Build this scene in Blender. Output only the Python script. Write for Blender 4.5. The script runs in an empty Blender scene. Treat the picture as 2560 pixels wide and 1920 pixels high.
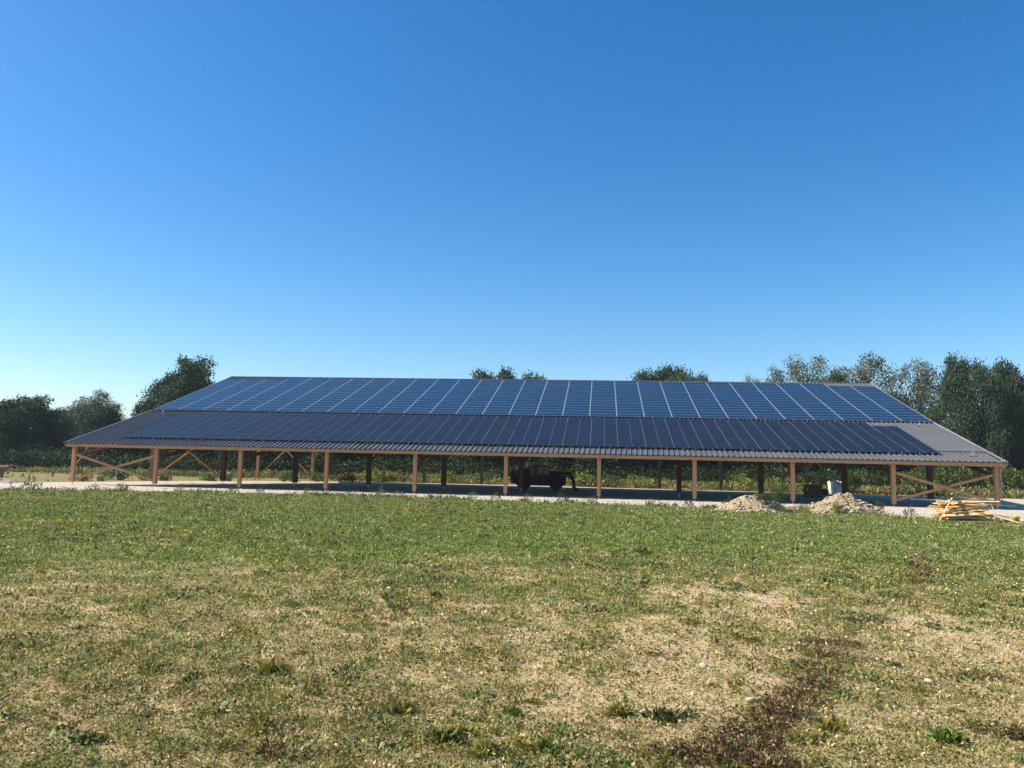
import bpy, bmesh, math, random
import numpy as np
from mathutils import Vector, Matrix, Euler
random.seed(7); rng = np.random.default_rng(11)
SC = bpy.context.scene
COL = SC.collection
R = math.radians

# ---------------------------------------------------------------- camera, sky, sun, exposure
EYE = 2.061
cam_d = bpy.data.cameras.new('camera'); cam = bpy.data.objects.new('camera', cam_d); COL.objects.link(cam)
cam_d.sensor_width = 36; cam_d.lens = 36*2003.2/2560; cam_d.clip_end = 9000; cam_d.clip_start = 0.1
cam.matrix_world = Matrix.Translation((0, 0, EYE)) @ Matrix.Rotation(R(90)+0.1057, 4, 'X') @ Matrix.Rotation(0.0234, 4, 'Z')
SC.camera = cam

YAW = -0.1115                                   # the shed is turned 6.4 degrees
AX = Vector((math.cos(YAW), math.sin(YAW), 0)); NX = Vector((-math.sin(YAW), math.cos(YAW), 0))
SUN_EL = R(42)
h = (AX + 0.10*NX).normalized()
light_dir = Vector((h.x*math.cos(SUN_EL), h.y*math.cos(SUN_EL), -math.sin(SUN_EL)))
sun_d = bpy.data.lights.new('sun', 'SUN'); sun_d.energy = 4.7; sun_d.angle = R(0.53); sun_d.color = (1.0, 0.90, 0.74)
sun = bpy.data.objects.new('sun', sun_d); COL.objects.link(sun)
sun.rotation_euler = light_dir.to_track_quat('-Z', 'Y').to_euler()

W = bpy.data.worlds.new('World'); SC.world = W; W.use_nodes = True
nt = W.node_tree; nt.nodes.clear()
sky = nt.nodes.new('ShaderNodeTexSky'); sky.sky_type = 'NISHITA'; sky.sun_disc = False
sky.sun_elevation = SUN_EL; sky.sun_rotation = math.atan2(-light_dir.x, -light_dir.y)
sky.altitude = 100; sky.air_density = 1.0; sky.dust_density = 0.65; sky.ozone_density = 3.2
hsv = nt.nodes.new('ShaderNodeHueSaturation'); hsv.inputs['Saturation'].default_value = 1.36; hsv.inputs['Hue'].default_value = 0.500
bg = nt.nodes.new('ShaderNodeBackground'); bg.inputs['Strength'].default_value = 0.099
out = nt.nodes.new('ShaderNodeOutputWorld')
nt.links.new(sky.outputs[0], hsv.inputs['Color']); nt.links.new(hsv.outputs[0], bg.inputs['Color']); nt.links.new(bg.outputs[0], out.inputs['Surface'])
SC.view_settings.view_transform = 'Standard'; SC.view_settings.look = 'None'
SC.view_settings.exposure = 0.85; SC.view_settings.gamma = 1.0
SC.cycles.max_bounces = 6; SC.cycles.diffuse_bounces = 3; SC.cycles.transparent_max_bounces = 4

# ---------------------------------------------------------------- noise in numpy
_tab = np.random.default_rng(5).random(65536)
def vnoise(x, y, seed=0):
    xi = np.floor(x).astype(np.int64); yi = np.floor(y).astype(np.int64); fx = x-xi; fy = y-yi
    fx = fx*fx*(3-2*fx); fy = fy*fy*(3-2*fy)
    def hsh(a, b): return _tab[(a*7919 + b*104729 + seed*1301 + (a*b % 8191)*17) & 65535]
    return (hsh(xi, yi)*(1-fx)+hsh(xi+1, yi)*fx)*(1-fy) + (hsh(xi, yi+1)*(1-fx)+hsh(xi+1, yi+1)*fx)*fy
def fbm(x, y, seed=0, o=3):
    s = 0; a = 0.5; t = 0
    for k in range(o): s = s + a*vnoise(x*2**k+13.7*k, y*2**k-7.1*k, seed+k); t += a; a *= .55
    return s/t
def sstep(a, b, x):
    t = np.clip((x-a)/(b-a), 0, 1); return t*t*(3-2*t)
def gz(x, y):
    x = np.asarray(x, float); y = np.asarray(y, float)
    near = sstep(38, 4, y)
    m = sstep(44, 30, y)*sstep(-60, -20, y+20)
    return 0.46*near + m*(0.22*(fbm(x/9, y/7, 3, 2)-.5) + 0.07*(fbm(x/1.3, y/1.3, 9, 2)-.5))*sstep(3, 7, np.hypot(x, y))
def gzf(x, y): return float(gz(np.array([x]), np.array([y]))[0])

# ---------------------------------------------------------------- mesh collector
class MB:
    def __init__(s): s.v = []; s.f = []; s.m = []
    def add(s, vs, fs, mi=0):
        o = len(s.v); s.v += [tuple(v) for v in vs]; s.f += [tuple(i+o for i in f) for f in fs]; s.m += [mi]*len(fs); return s
    def box(s, c, d, rot=None, mi=0):
        pts = [Vector((sx*d[0]/2, sy*d[1]/2, sz*d[2]/2)) for sz in (-1, 1) for sy in (-1, 1) for sx in (-1, 1)]
        if rot is not None: pts = [rot @ p for p in pts]
        c = Vector(c)
        return s.add([p+c for p in pts], [(0,2,3,1),(4,5,7,6),(0,1,5,4),(2,6,7,3),(0,4,6,2),(1,3,7,5)], mi)
    def beam(s, a, b, w, t, mi=0, up=(0,0,1)):
        a = Vector(a); b = Vector(b); d = b-a; L = d.length; d.normalize()
        u = Vector(up)
        if abs(d.dot(u)) > .98: u = Vector((0, 1, 0))
        x = d.cross(u).normalized(); z = x.cross(d).normalized()
        rot = Matrix((x, d, z)).transposed()
        return s.box((a+b)/2, (w, L, t), rot, mi)
    def tube(s, path, rad, n=8, mi=0, cap=True):
        path = [Vector(p) for p in path]; o = len(s.v); k = len(path)
        if not hasattr(rad, '__len__'): rad = [rad]*k
        for i, p in enumerate(path):
            d = (path[min(i+1, k-1)]-path[max(i-1, 0)]).normalized()
            u = Vector((0, 0, 1)) if abs(d.z) < .9 else Vector((1, 0, 0))
            x = d.cross(u).normalized(); y = d.cross(x).normalized()
            for j in range(n):
                a = 2*math.pi*j/n; s.v.append(tuple(p + (x*math.cos(a)+y*math.sin(a))*rad[i]))
        for i in range(k-1):
            for j in range(n):
                s.f.append((o+i*n+j, o+i*n+(j+1) % n, o+(i+1)*n+(j+1) % n, o+(i+1)*n+j)); s.m.append(mi)
        if cap:
            s.f.append(tuple(o+j for j in range(n))[::-1]); s.m.append(mi)
            s.f.append(tuple(o+(k-1)*n+j for j in range(n))); s.m.append(mi)
        return s
    def prism(s, poly, x0, x1, axis='x', mi=0):
        n = len(poly); vs = []
        for x in (x0, x1):
            for (a, b) in poly: vs.append((x, a, b) if axis == 'x' else (a, x, b))
        fs = [tuple(range(n))[::-1], tuple(range(n, 2*n))] + [(i, (i+1) % n, n+(i+1) % n, n+i) for i in range(n)]
        return s.add(vs, fs, mi)
    def mesh(s, name, mats, smooth=False, bevel=0):
        me = bpy.data.meshes.new(name); me.from_pydata(s.v, [], s.f)
        for m in (mats if isinstance(mats, (list, tuple)) else [mats]): me.materials.append(m)
        me.polygons.foreach_set('material_index', s.m)
        bm = bmesh.new(); bm.from_mesh(me); bmesh.ops.recalc_face_normals(bm, faces=bm.faces)
        if bevel: bmesh.ops.bevel(bm, geom=list(bm.edges), offset=bevel, segments=1, affect='EDGES', clamp_overlap=True)
        bm.to_mesh(me); bm.free()
        if smooth: me.polygons.foreach_set('use_smooth', [True]*len(me.polygons))
        me.update(); return me

def link(name, me, parent=None, loc=None, rot=None, label=None):
    o = bpy.data.objects.new(name, me); COL.objects.link(o)
    if parent is not None: o.parent = parent
    if loc is not None: o.location = loc
    if rot is not None: o.rotation_euler = rot
    if label: o['label'] = label
    return o
def part(name, mb, mats, parent, smooth=False, bevel=0, loc=None, rot=None, label=None):
    return link(name, mb.mesh(name, mats, smooth, bevel), parent, loc, rot, label)
def tag(o, label, cat, group=None, kind=None):
    o['label'] = label; o['category'] = cat
    if group: o['group'] = group
    if kind: o['kind'] = kind
    return o
def empty(name, loc, rz=0):
    o = bpy.data.objects.new(name, None); COL.objects.link(o); o.location = loc; o.rotation_euler = (0, 0, rz); o.empty_display_size = .2; return o

# ---------------------------------------------------------------- materials
def new_mat(name):
    m = bpy.data.materials.new(name); m.use_nodes = True; t = m.node_tree
    return m, t, t.nodes['Principled BSDF']
def nd(t, typ, **kw):
    n = t.nodes.new(typ)
    for k, v in kw.items():
        if k in n.inputs: n.inputs[k].default_value = v
        else: setattr(n, k, v)
    return n
def ramp(t, stops, interp='LINEAR'):
    n = t.nodes.new('ShaderNodeValToRGB'); e = n.color_ramp.elements; n.color_ramp.interpolation = interp
    while len(e) < len(stops): e.new(0.5)
    for i, (p, c) in enumerate(stops): e[i].position = p; e[i].color = (*c, 1) if len(c) == 3 else c
    return n
def noise_mat(name, c1, c2, scale=5, rough=.8, stretch=(1,1,1), bump=0.0, detail=5, metal=0, c3=None, spec=.4):
    m, t, b = new_mat(name); tc = nd(t, 'ShaderNodeTexCoord'); mp = nd(t, 'ShaderNodeMapping'); mp.inputs['Scale'].default_value = stretch
    n = nd(t, 'ShaderNodeTexNoise', Scale=scale, Detail=detail, Roughness=.6)
    st = [(.3, c1), (.7, c2)] if c3 is None else [(.25, c1), (.5, c2), (.75, c3)]
    r = ramp(t, st); L = t.links.new
    L(tc.outputs['Object'], mp.inputs['Vector']); L(mp.outputs[0], n.inputs['Vector']); L(n.outputs['Fac'], r.inputs[0]); L(r.outputs[0], b.inputs['Base Color'])
    b.inputs['Roughness'].default_value = rough; b.inputs['Metallic'].default_value = metal; b.inputs['Specular IOR Level'].default_value = spec
    if bump:
        bp = nd(t, 'ShaderNodeBump', Strength=1.0, Distance=bump); L(n.outputs['Fac'], bp.inputs['Height']); L(bp.outputs[0], b.inputs['Normal'])
    return m
def knots(m):
    t = m.node_tree; b = t.nodes['Principled BSDF']; src = b.inputs['Base Color'].links[0].from_socket; tc = [n for n in t.nodes if n.type == 'TEX_COORD'][0]
    v = nd(t, 'ShaderNodeTexVoronoi', Scale=2.6); t.links.new(tc.outputs['Object'], v.inputs['Vector'])
    r = ramp(t, [(.05, (.22,.17,.14)), (.11, (1,1,1))]); t.links.new(v.outputs['Distance'], r.inputs[0])
    mx = nd(t, 'ShaderNodeMixRGB', blend_type='MULTIPLY'); mx.inputs[0].default_value = 1; t.links.new(src, mx.inputs[1]); t.links.new(r.outputs[0], mx.inputs[2]); t.links.new(mx.outputs[0], b.inputs['Base Color'])
def leaf_mat(name, transl=.25, rough=.55):
    m, t, b = new_mat(name); a = nd(t, 'ShaderNodeAttribute', attribute_name='col'); L = t.links.new
    L(a.outputs['Color'], b.inputs['Base Color']); b.inputs['Roughness'].default_value = rough; b.inputs['Specular IOR Level'].default_value = .25
    tr = nd(t, 'ShaderNodeBsdfTranslucent'); mx = nd(t, 'ShaderNodeMixShader', Fac=transl)
    L(a.outputs['Color'], tr.inputs['Color']); L(b.outputs[0], mx.inputs[1]); L(tr.outputs[0], mx.inputs[2])
    L(mx.outputs[0], t.nodes['Material Output'].inputs['Surface']); return m

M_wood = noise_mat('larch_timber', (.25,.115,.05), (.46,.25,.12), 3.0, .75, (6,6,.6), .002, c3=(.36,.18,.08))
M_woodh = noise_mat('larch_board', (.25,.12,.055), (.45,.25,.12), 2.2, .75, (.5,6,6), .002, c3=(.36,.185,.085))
M_woodshade = noise_mat('shade_darkened_timber', (.09,.05,.03), (.16,.09,.05), 3.0, .8, (4,4,.7), .002)  # timber colour darkened to stand in for the deep shade under the roof
M_pine = noise_mat('fresh_pine', (.56,.34,.14), (.82,.57,.27), 4.0, .7, (.6,5,5), .002, c3=(.76,.53,.26))
M_pine2 = noise_mat('dull_pine', (.45,.27,.13), (.62,.42,.22), 4.0, .75, (.6,5,5), .002)
M_steel = noise_mat('galvanised_steel', (.45,.46,.47), (.6,.61,.62), 8, .4, metal=.7)
M_sheet = noise_mat('slate_roof_sheet', (.088,.090,.097), (.122,.123,.128), .7, .42, (1,.25,1), 0, metal=.0, spec=.5)
M_rust = noise_mat('dark_red_paint', (.035,.009,.007), (.07,.016,.012), 3, .6)
M_black = noise_mat('black_rubber', (.012,.012,.012), (.03,.03,.03), 12, .85)
M_dark = noise_mat('dark_steel', (.03,.03,.035), (.06,.06,.065), 5, .5)
M_whitebag = noise_mat('woven_white_plastic', (.62,.60,.57), (.78,.77,.74), 6, .7, (1,1,.3), .01)
M_brownbox = noise_mat('brown_board', (.13,.09,.045), (.2,.14,.07), 4, .8)
M_bark = noise_mat('bark', (.05,.04,.03), (.12,.10,.08), 6, .9, (3,3,.6), .02)
M_paleb = noise_mat('pale_bark', (.16,.15,.13), (.3,.29,.26), 6, .9, (3,3,.6), .01)
M_leaf = leaf_mat('leaf', .34)
M_treeleaf = leaf_mat('tree_leaf', .14, .72)

knots(M_wood); knots(M_woodh)
m, t, b = new_mat('window_glass'); b.inputs['Base Color'].default_value = (.02,.03,.03,1); b.inputs['Roughness'].default_value = .08; M_glass = m
def plain(name, c, rough=.6):
    return noise_mat(name, tuple(x*.85 for x in c), tuple(min(1, x*1.12) for x in c), 9, rough)
M_frame = plain('bright_panel_frame', (.27,.31,.35), .4)
M_frameb = plain('grey_panel_seam', (.22,.25,.30), .45)
M_blackframe = plain('black_panel_frame', (.02,.022,.03), .4)
M_red = plain('red_plastic', (.45,.05,.03)); M_yellow = plain('yellow_plastic', (.75,.55,.08)); M_grey = plain('grey_plastic', (.28,.28,.29))
M_whitepole = plain('white_plastic', (.65,.65,.6)); M_rustywire = plain('dull_wire', (.12,.1,.09))
M_hide = noise_mat('brown_hide', (.13,.065,.035), (.24,.13,.07), 2.5, .8, c3=(.17,.085,.045))
M_palehide = noise_mat('pale_hide', (.3,.2,.13), (.42,.3,.2), 5, .8)

def cell_mat(name, base, line, ls, ln, wide, rough, spec=.5, dx=0.0):
    m, t, b = new_mat(name); L = t.links.new; tc = nd(t, 'ShaderNodeTexCoord'); sp = nd(t, 'ShaderNodeSeparateXYZ'); L(tc.outputs['Object'], sp.inputs[0])
    facs = []
    for o, per in ((0, ls), (1, ln)):
        if not per: continue
        a = nd(t, 'ShaderNodeMath', operation='DIVIDE'); a.inputs[1].default_value = per; L(sp.outputs[o], a.inputs[0])
        f = nd(t, 'ShaderNodeMath', operation='FRACT'); L(a.outputs[0], f.inputs[0])
        c = nd(t, 'ShaderNodeMath', operation='LESS_THAN'); c.inputs[1].default_value = wide/per; L(f.outputs[0], c.inputs[0]); facs.append(c)
    if len(facs) == 2:
        mx = nd(t, 'ShaderNodeMath', operation='MAXIMUM'); L(facs[0].outputs[0], mx.inputs[0]); L(facs[1].outputs[0], mx.inputs[1])
    else: mx = facs[0]
    n = nd(t, 'ShaderNodeTexNoise', Scale=.55, Detail=3); L(tc.outputs['Object'], n.inputs['Vector'])
    r = ramp(t, [(.3, tuple(x*.8 for x in base)), (.7, tuple(x*1.25 for x in base))]); L(n.outputs['Fac'], r.inputs[0])
    mc = nd(t, 'ShaderNodeMixRGB'); L(mx.outputs[0], mc.inputs[0]); L(r.outputs[0], mc.inputs[1]); mc.inputs[2].default_value = (*line, 1)
    L(mc.outputs[0], b.inputs['Base Color']); b.inputs['Roughness'].default_value = rough; b.inputs['Specular IOR Level'].default_value = spec
    return m
M_poly = cell_mat('blue_polycrystalline_cells', (.003,.015,.040), (.020,.055,.11), 2.435/12, 1.013/6, .016, .26, .24)
M_mono = cell_mat('black_monocrystalline_cells', (.008,.011,.020), (.03,.036,.052), 2.112/20, 0, .014, .40, .16)

# ---------------------------------------------------------------- ground
EDGE = [(-90,44),(-60,47),(-40,49.5),(-31.6,50.2),(-24,53.5),(-17.4,54.6),(-8,53.8),(0,52.2),(8,49.5),(15.2,46.8),(20,44.0),(26,40.5),(35,37.5),(60,35),(90,34)]
BACK = [(-90,58),(-55,61),(-41,64.5),(-37.5,75),(-34.6,83.2),(-28,94),(-20,101),(0,104),(12,101),(25,99),(34,96),(42.8,93),(50,90),(60,92),(90,94)]
def edge_y(x): return np.interp(x, *zip(*EDGE)) + 0.9*(fbm(np.asarray(x)/1.1, np.asarray(x)*0, 21, 3)-.5)*1.6
def back_y(x): return np.interp(x, *zip(*BACK)) + (fbm(np.asarray(x)/2, np.asarray(x)*0, 22, 3)-.5)*2

def grid_mesh(name, X, Y, Z, mat):
    ny, nx = X.shape; me = bpy.data.meshes.new(name)
    V = np.stack([X, Y, Z], -1).reshape(-1, 3); i = np.arange(ny*nx).reshape(ny, nx)
    F = np.stack([i[:-1,:-1], i[:-1,1:], i[1:,1:], i[1:,:-1]], -1).reshape(-1, 4)
    me.vertices.add(len(V)); me.vertices.foreach_set('co', V.ravel().astype(np.float32))
    me.loops.add(F.size); me.loops.foreach_set('vertex_index', F.ravel().astype(np.int32))
    me.polygons.add(len(F)); me.polygons.foreach_set('loop_start', np.arange(0, F.size, 4, dtype=np.int32)); me.polygons.foreach_set('loop_total', np.full(len(F), 4, np.int32))
    me.materials.append(mat); me.update(); me.validate()
    me.polygons.foreach_set('use_smooth', [True]*len(F)); return me

# soil with dry moss and thatch, greener towards the shed
m, t, b = new_mat('field_soil'); L = t.links.new
tc = nd(t, 'ShaderNodeTexCoord'); sp = nd(t, 'ShaderNodeSeparateXYZ'); L(tc.outputs['Object'], sp.inputs[0])
n1 = nd(t, 'ShaderNodeTexNoise', Scale=9.0, Detail=8, Roughness=.7); n2 = nd(t, 'ShaderNodeTexNoise', Scale=.55, Detail=5, Roughness=.65); n3 = nd(t, 'ShaderNodeTexNoise', Scale=38.0, Detail=4)
for n in (n1, n2, n3): L(tc.outputs['Object'], n.inputs['Vector'])
soil = ramp(t, [(.25, (.25,.165,.08)), (.42, (.46,.33,.18)), (.58, (.60,.46,.27)), (.8, (.68,.55,.36))]); L(n1.outputs['Fac'], soil.inputs[0])
grn = ramp(t, [(.3, (.06,.085,.02)), (.5, (.12,.145,.035)), (.7, (.24,.23,.08))]); L(n3.outputs['Fac'], grn.inputs[0])
mr = nd(t, 'ShaderNodeMapRange'); L(sp.outputs[1], mr.inputs[0]); mr.inputs[1].default_value = 5; mr.inputs[2].default_value = 26; mr.inputs[3].default_value = -.2; mr.inputs[4].default_value = .3
ad = nd(t, 'ShaderNodeMath', operation='ADD'); L(n2.outputs['Fac'], ad.inputs[0]); L(mr.outputs[0], ad.inputs[1])
r2 = ramp(t, [(.42, (0,0,0)), (.62, (1,1,1))]); L(ad.outputs[0], r2.inputs[0])
mc = nd(t, 'ShaderNodeMixRGB'); L(r2.outputs[0], mc.inputs[0]); L(soil.outputs[0], mc.inputs[1]); L(grn.outputs[0], mc.inputs[2])
far = nd(t, 'ShaderNodeMapRange'); L(sp.outputs[1], far.inputs[0]); far.inputs[1].default_value = 56; far.inputs[2].default_value = 62
n4 = nd(t, 'ShaderNodeTexNoise', Scale=.25, Detail=6, Roughness=.7); L(tc.outputs['Object'], n4.inputs['Vector'])
mead = ramp(t, [(.3, (.13,.13,.04)), (.5, (.215,.185,.075)), (.7, (.30,.245,.115))]); L(n4.outputs['Fac'], mead.inputs[0])
mc2 = nd(t, 'ShaderNodeMixRGB'); L(far.outputs[0], mc2.inputs[0]); L(mc.outputs[0], mc2.inputs[1]); L(mead.outputs[0], mc2.inputs[2])
L(mc2.outputs[0], b.inputs['Base Color']); b.inputs['Roughness'].default_value = .95; b.inputs['Specular IOR Level'].default_value = .15
bp = nd(t, 'ShaderNodeBump', Strength=1.0, Distance=.05); L(n1.outputs['Fac'], bp.inputs['Height']); L(bp.outputs[0], b.inputs['Normal'])
M_soil = m
xs = np.concatenate([[-6000,-2500,-1000,-450,-220,-130], np.arange(-90, 90.1, .6), [130,220,450,1000,2500,6000]])
ys = np.concatenate([[-3000,-800,-200,-60,-20,-6], np.arange(-2, 58, .3), np.arange(58, 180, 4), [200,260,400,800,1600,3500,7000]])
X, Y = np.meshgrid(xs, ys)
g = link('ground', grid_mesh('ground', X, Y, gz(X, Y), M_soil)); tag(g, 'patchy field of dry soil with moss and thin grass running to the tree line', 'ground', kind='structure')

m = noise_mat('crushed_limestone', (.28,.235,.175), (.50,.44,.36), 2.6, .95, (1,1,1), .03, 10, c3=(.42,.36,.285), spec=.1); M_gravel = m
u = np.arange(-90, 90.1, .35); vv = np.concatenate([np.linspace(0, .12, 24), np.linspace(.14, 1, 60)])
X = np.repeat(u[None], len(vv), 0); EY = edge_y(u); BY = back_y(u); Y = EY[None] + (BY-EY)[None]*vv[:,None]
Z = .018 + .05*(fbm(X*1.3, Y*1.3, 31, 3)-.35)*sstep(0, .03, vv)[:,None]*sstep(1, .97, vv)[:,None]
Z = np.maximum(Z, .006)
g = link('gravel_pad', grid_mesh('gravel_pad', X, Y, Z, M_gravel)); tag(g, 'pale crushed limestone pad spread under and around the open shed', 'gravel pad', kind='structure')

# ---------------------------------------------------------------- leaf clouds
def leaf_mesh(name, P, D, U, Ln, Wd, colr, mat):
    """diamond leaves: base P, direction D, side U, length, width, colour"""
    n = len(P); Ln = Ln[:,None]; Wd = Wd[:,None]
    nrm = np.cross(D, U); mid = P + D*Ln*.5 + nrm*Ln*.06
    V = np.stack([P, mid+U*Wd*.5, P+D*Ln, mid-U*Wd*.5], 1).reshape(-1, 3)
    me = bpy.data.meshes.new(name)
    me.vertices.add(4*n); me.vertices.foreach_set('co', V.ravel().astype(np.float32))
    me.loops.add(4*n); me.loops.foreach_set('vertex_index', np.arange(4*n, dtype=np.int32))
    me.polygons.add(n); me.polygons.foreach_set('loop_start', np.arange(0, 4*n, 4, dtype=np.int32)); me.polygons.foreach_set('loop_total', np.full(n, 4, np.int32))
    a = me.attributes.new('col', 'FLOAT_COLOR', 'POINT'); c = np.ones((4*n, 4), np.float32); c[:,:3] = np.repeat(colr, 4, 0); a.data.foreach_set('color', c.ravel())
    me.materials.append(mat); me.update(); return me
def unit(v): return v/np.maximum(np.linalg.norm(v, axis=1, keepdims=True), 1e-9)
def rand_side(D, r):
    return unit(np.cross(D, r.normal(size=D.shape)))

def clump_field(cx, cy, rad, hgt, k, lf, colr, r, upright=.5, jit=.25, zfun=gz, aspect=.45):
    """k leaves round every clump centre; arrays per clump"""
    n = len(cx); k = np.asarray(k); idx = np.repeat(np.arange(n), k); N = len(idx)
    a = r.random(N)*2*np.pi; q = np.sqrt(r.random(N))*rad[idx]
    px = cx[idx]+np.cos(a)*q; py = cy[idx]+np.sin(a)*q
    z = zfun(cx, cy)[idx] + r.random(N)*hgt[idx]*(1-.5*q/np.maximum(rad[idx], 1e-4)) - .005
    D = np.stack([np.cos(a)+r.normal(size=N)*.5, np.sin(a)+r.normal(size=N)*.5, np.abs(r.normal(size=N))*.9*upright*2+.05], 1); D = unit(D)
    Ln = lf[idx]*(.55+.9*r.random(N)); Wd = Ln*aspect*(.6+.8*r.random(N))
    c = colr[idx]*(1+jit*r.normal(size=(N, 1))) + r.normal(size=(N, 3))*.006
    return np.stack([px, py, z], 1), D, rand_side(D, r), Ln, Wd, np.clip(c, .006, .9)

PAL = dict(dry=(.46,.36,.16), straw=(.60,.48,.24), olive=(.235,.215,.045), green=(.125,.19,.035), bright=(.22,.33,.045), blue=(.09,.145,.06), dark=(.035,.062,.018), brown=(.16,.095,.05), red=(.115,.052,.03), pale=(.33,.34,.13))
def pick(w, n, r):
    keys = list(PAL); p = np.array([w.get(k, 0) for k in keys], float); p /= p.sum()
    return np.array([PAL[k] for k in keys])[r.choice(len(keys), n, p=p)]

def band_green(x, y):                            # brighter strip crossing the field
    yc = 13.5 + .75*(x+8)*(x > -8) ; yc = np.minimum(yc, 26+.25*x)
    return np.exp(-((y-yc)/(1.6+.12*y))**2)
def field_weeds():
    r = np.random.default_rng(3); n = 300000
    d = np.exp(r.random(n)*(math.log(57)-math.log(3.6))+math.log(3.6)); sx = (r.random(n)*2-1)
    x = sx*(d*.70+2.2); y = d
    keep = y < edge_y(x)+.15; x, y = x[keep], y[keep]
    # local cover of vegetation
    nz = fbm(x/1.6, y/1.6, 41, 4); nz2 = fbm(x/6, y/5, 51, 3)
    cover = .30 + .40*sstep(6, 24, y+10*(nz2-.5)) + 1.8*(nz-.5) + .8*(nz2-.5) + .25*band_green(x, y) - .12*sstep(1, 4.5, x)*sstep(13, 7, y) 
    cover = np.clip(cover+.34, .03, 1.0)
    keep = r.random(len(x)) < cover; x, y, nz2 = x[keep], y[keep], nz2[keep]; n = len(x)
    s = np.clip((y/7.0)**.72, .65, 4.5)          # clumps merge into larger tufts with distance
    hue = fbm(x/2.2, y/1.8, 61, 3); hue2 = fbm(x/7, y/4, 71, 3)
    cN = pick(dict(dry=3.2, straw=2.2, olive=3.6, green=1.8, pale=2.2, brown=.9, dark=.4, blue=.3), n, r)
    cG = pick(dict(green=3.2, olive=1.8, bright=1.8, dark=.9, dry=.8, pale=1.0, blue=.7), n, r)
    cB = pick(dict(bright=4, green=3, pale=.9, dark=.5), n, r)
    cO = pick(dict(olive=4, brown=1.1, dry=1.8, dark=.9, green=2), n, r)
    cS = pick(dict(pale=3, blue=2, green=2.6, olive=1.2, straw=1.5, bright=.6), n, r)
    wG = sstep(6, 27, y + 16*(hue-.5)); col = np.where((r.random(n) < wG)[:,None], cG, cN)
    col = np.where((r.random(n) < .85*band_green(x, y))[:,None], cB, col)
    ol = sstep(.50, .62, hue2)*sstep(15, 22, y)*sstep(8, -2, x); col = np.where((r.random(n) < ol*.8)[:,None], cO, col)
    rt = sstep(2, 10, x)*sstep(9, 14, y); col = np.where((r.random(n) < rt*.6)[:,None], cS, col)
    rad = .04*s*(.5+r.random(n)); hg = (.02+.05*r.random(n)**2)*s**.55*(.5+nz[:n]*0+sstep(.4,.65,fbm(x/.7,y/.7,141,2))); lf = .021*s**.95*(.6+.9*r.random(n)**2)
    k = r.integers(3, 7, n)
    A = clump_field(x, y, rad, hg, k, lf, col, r, .34, aspect=.55)
    # tufts: little mounds of one colour with their own height
    n = 24000; d = np.exp(r.random(n)*(math.log(40)-math.log(3.8))+math.log(3.8)); x = (r.random(n)*2-1)*(d*.70+2); y = d
    nz = fbm(x/1.4, y/1.4, 41, 4); nz3 = fbm(x/.5, y/.5, 46, 2)
    k = r.random(n) < np.clip(.40+2.6*(nz-.5)+1.2*(nz3-.5)+.2*sstep(7, 16, y), .02, 1)
    x, y = x[k], y[k]; n = len(x); s = np.clip((y/7)**.6, .7, 3)
    c1 = pick(dict(olive=4.5, green=2.8, pale=3.4, dark=.9, blue=.5, dry=1.8, straw=.8, brown=.5), n, r); c2 = pick(dict(green=4, bright=2.0, olive=2.6, dark=.6, pale=2.2, blue=.4), n, r)
    col = np.where((r.random(n) < sstep(7, 20, y))[:,None], c2, c1)
    T = clump_field(x, y, (.04+.13*r.random(n)**1.6)*s, (.025+.09*r.random(n)**1.5)*s**.5, r.integers(18, 60, n), .024*s**.9*(.6+.8*r.random(n)), col, r, .5, jit=.32, aspect=.5)
    A = [np.concatenate([p, q]) for p, q in zip(A, T)]
    me = leaf_mesh('low_weeds', *A, M_leaf); o = link('low_weeds', me)
    tag(o, 'low green and straw coloured weeds covering the field', 'weeds', kind='stuff')
    # upright thin blades
    n = 40000; d = np.exp(r.random(n)*(math.log(56)-math.log(4))+math.log(4)); x = (r.random(n)*2-1)*(d*.70+2); y = d
    keep = (y < edge_y(x)+.3) & (r.random(n) < .2+.8*sstep(.42, .6, fbm(x/2.5, y/2.5, 81, 3))); x, y = x[keep], y[keep]; n = len(x)
    s = np.clip((y/8)**.7, .7, 3.5); col = pick(dict(green=3, bright=1.5, pale=2, straw=2, olive=2), n, r)
    A = clump_field(x, y, .03*s, .01*s, r.integers(3, 6, n), .045*s**1.0*(.5+r.random(n)), col, r, 1.6, aspect=.09)
    me = leaf_mesh('grass_blades', *A, M_leaf); o = link('grass_blades', me)
    tag(o, 'thin upright grass blades scattered among the low weeds', 'grass', kind='stuff')
field_weeds()

def flower_patches():
    r = np.random.default_rng(9); P = []
    for (cx, cy, sx, sy, n) in [(-13.7,24,.9,.45,330),(-7.6,20,.6,.4,50),(-4.2,14.2,.5,.3,26),(-2.8,26,.6,.4,60),(2,32,.9,.6,60),(-1.5,33,.6,.4,30)]:
        P.append(np.stack([cx+r.normal(size=n)*sx, cy+r.normal(size=n)*sy], 1))
    P = np.concatenate(P); n = len(P); col = np.array([.5,.38,.06])*(.7+.6*r.random((n, 1)))
    A = clump_field(P[:,0], P[:,1], np.full(n, .06), np.full(n, .12), r.integers(2, 4, n), .04+.02*r.random(n), col, r, .5, aspect=.7)
    o = link('yellow_flowers', leaf_mesh('yellow_flowers', *A, M_leaf)); tag(o, 'patches of small yellow flowers in the green part of the field', 'flowers', kind='stuff')
flower_patches()

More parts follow.
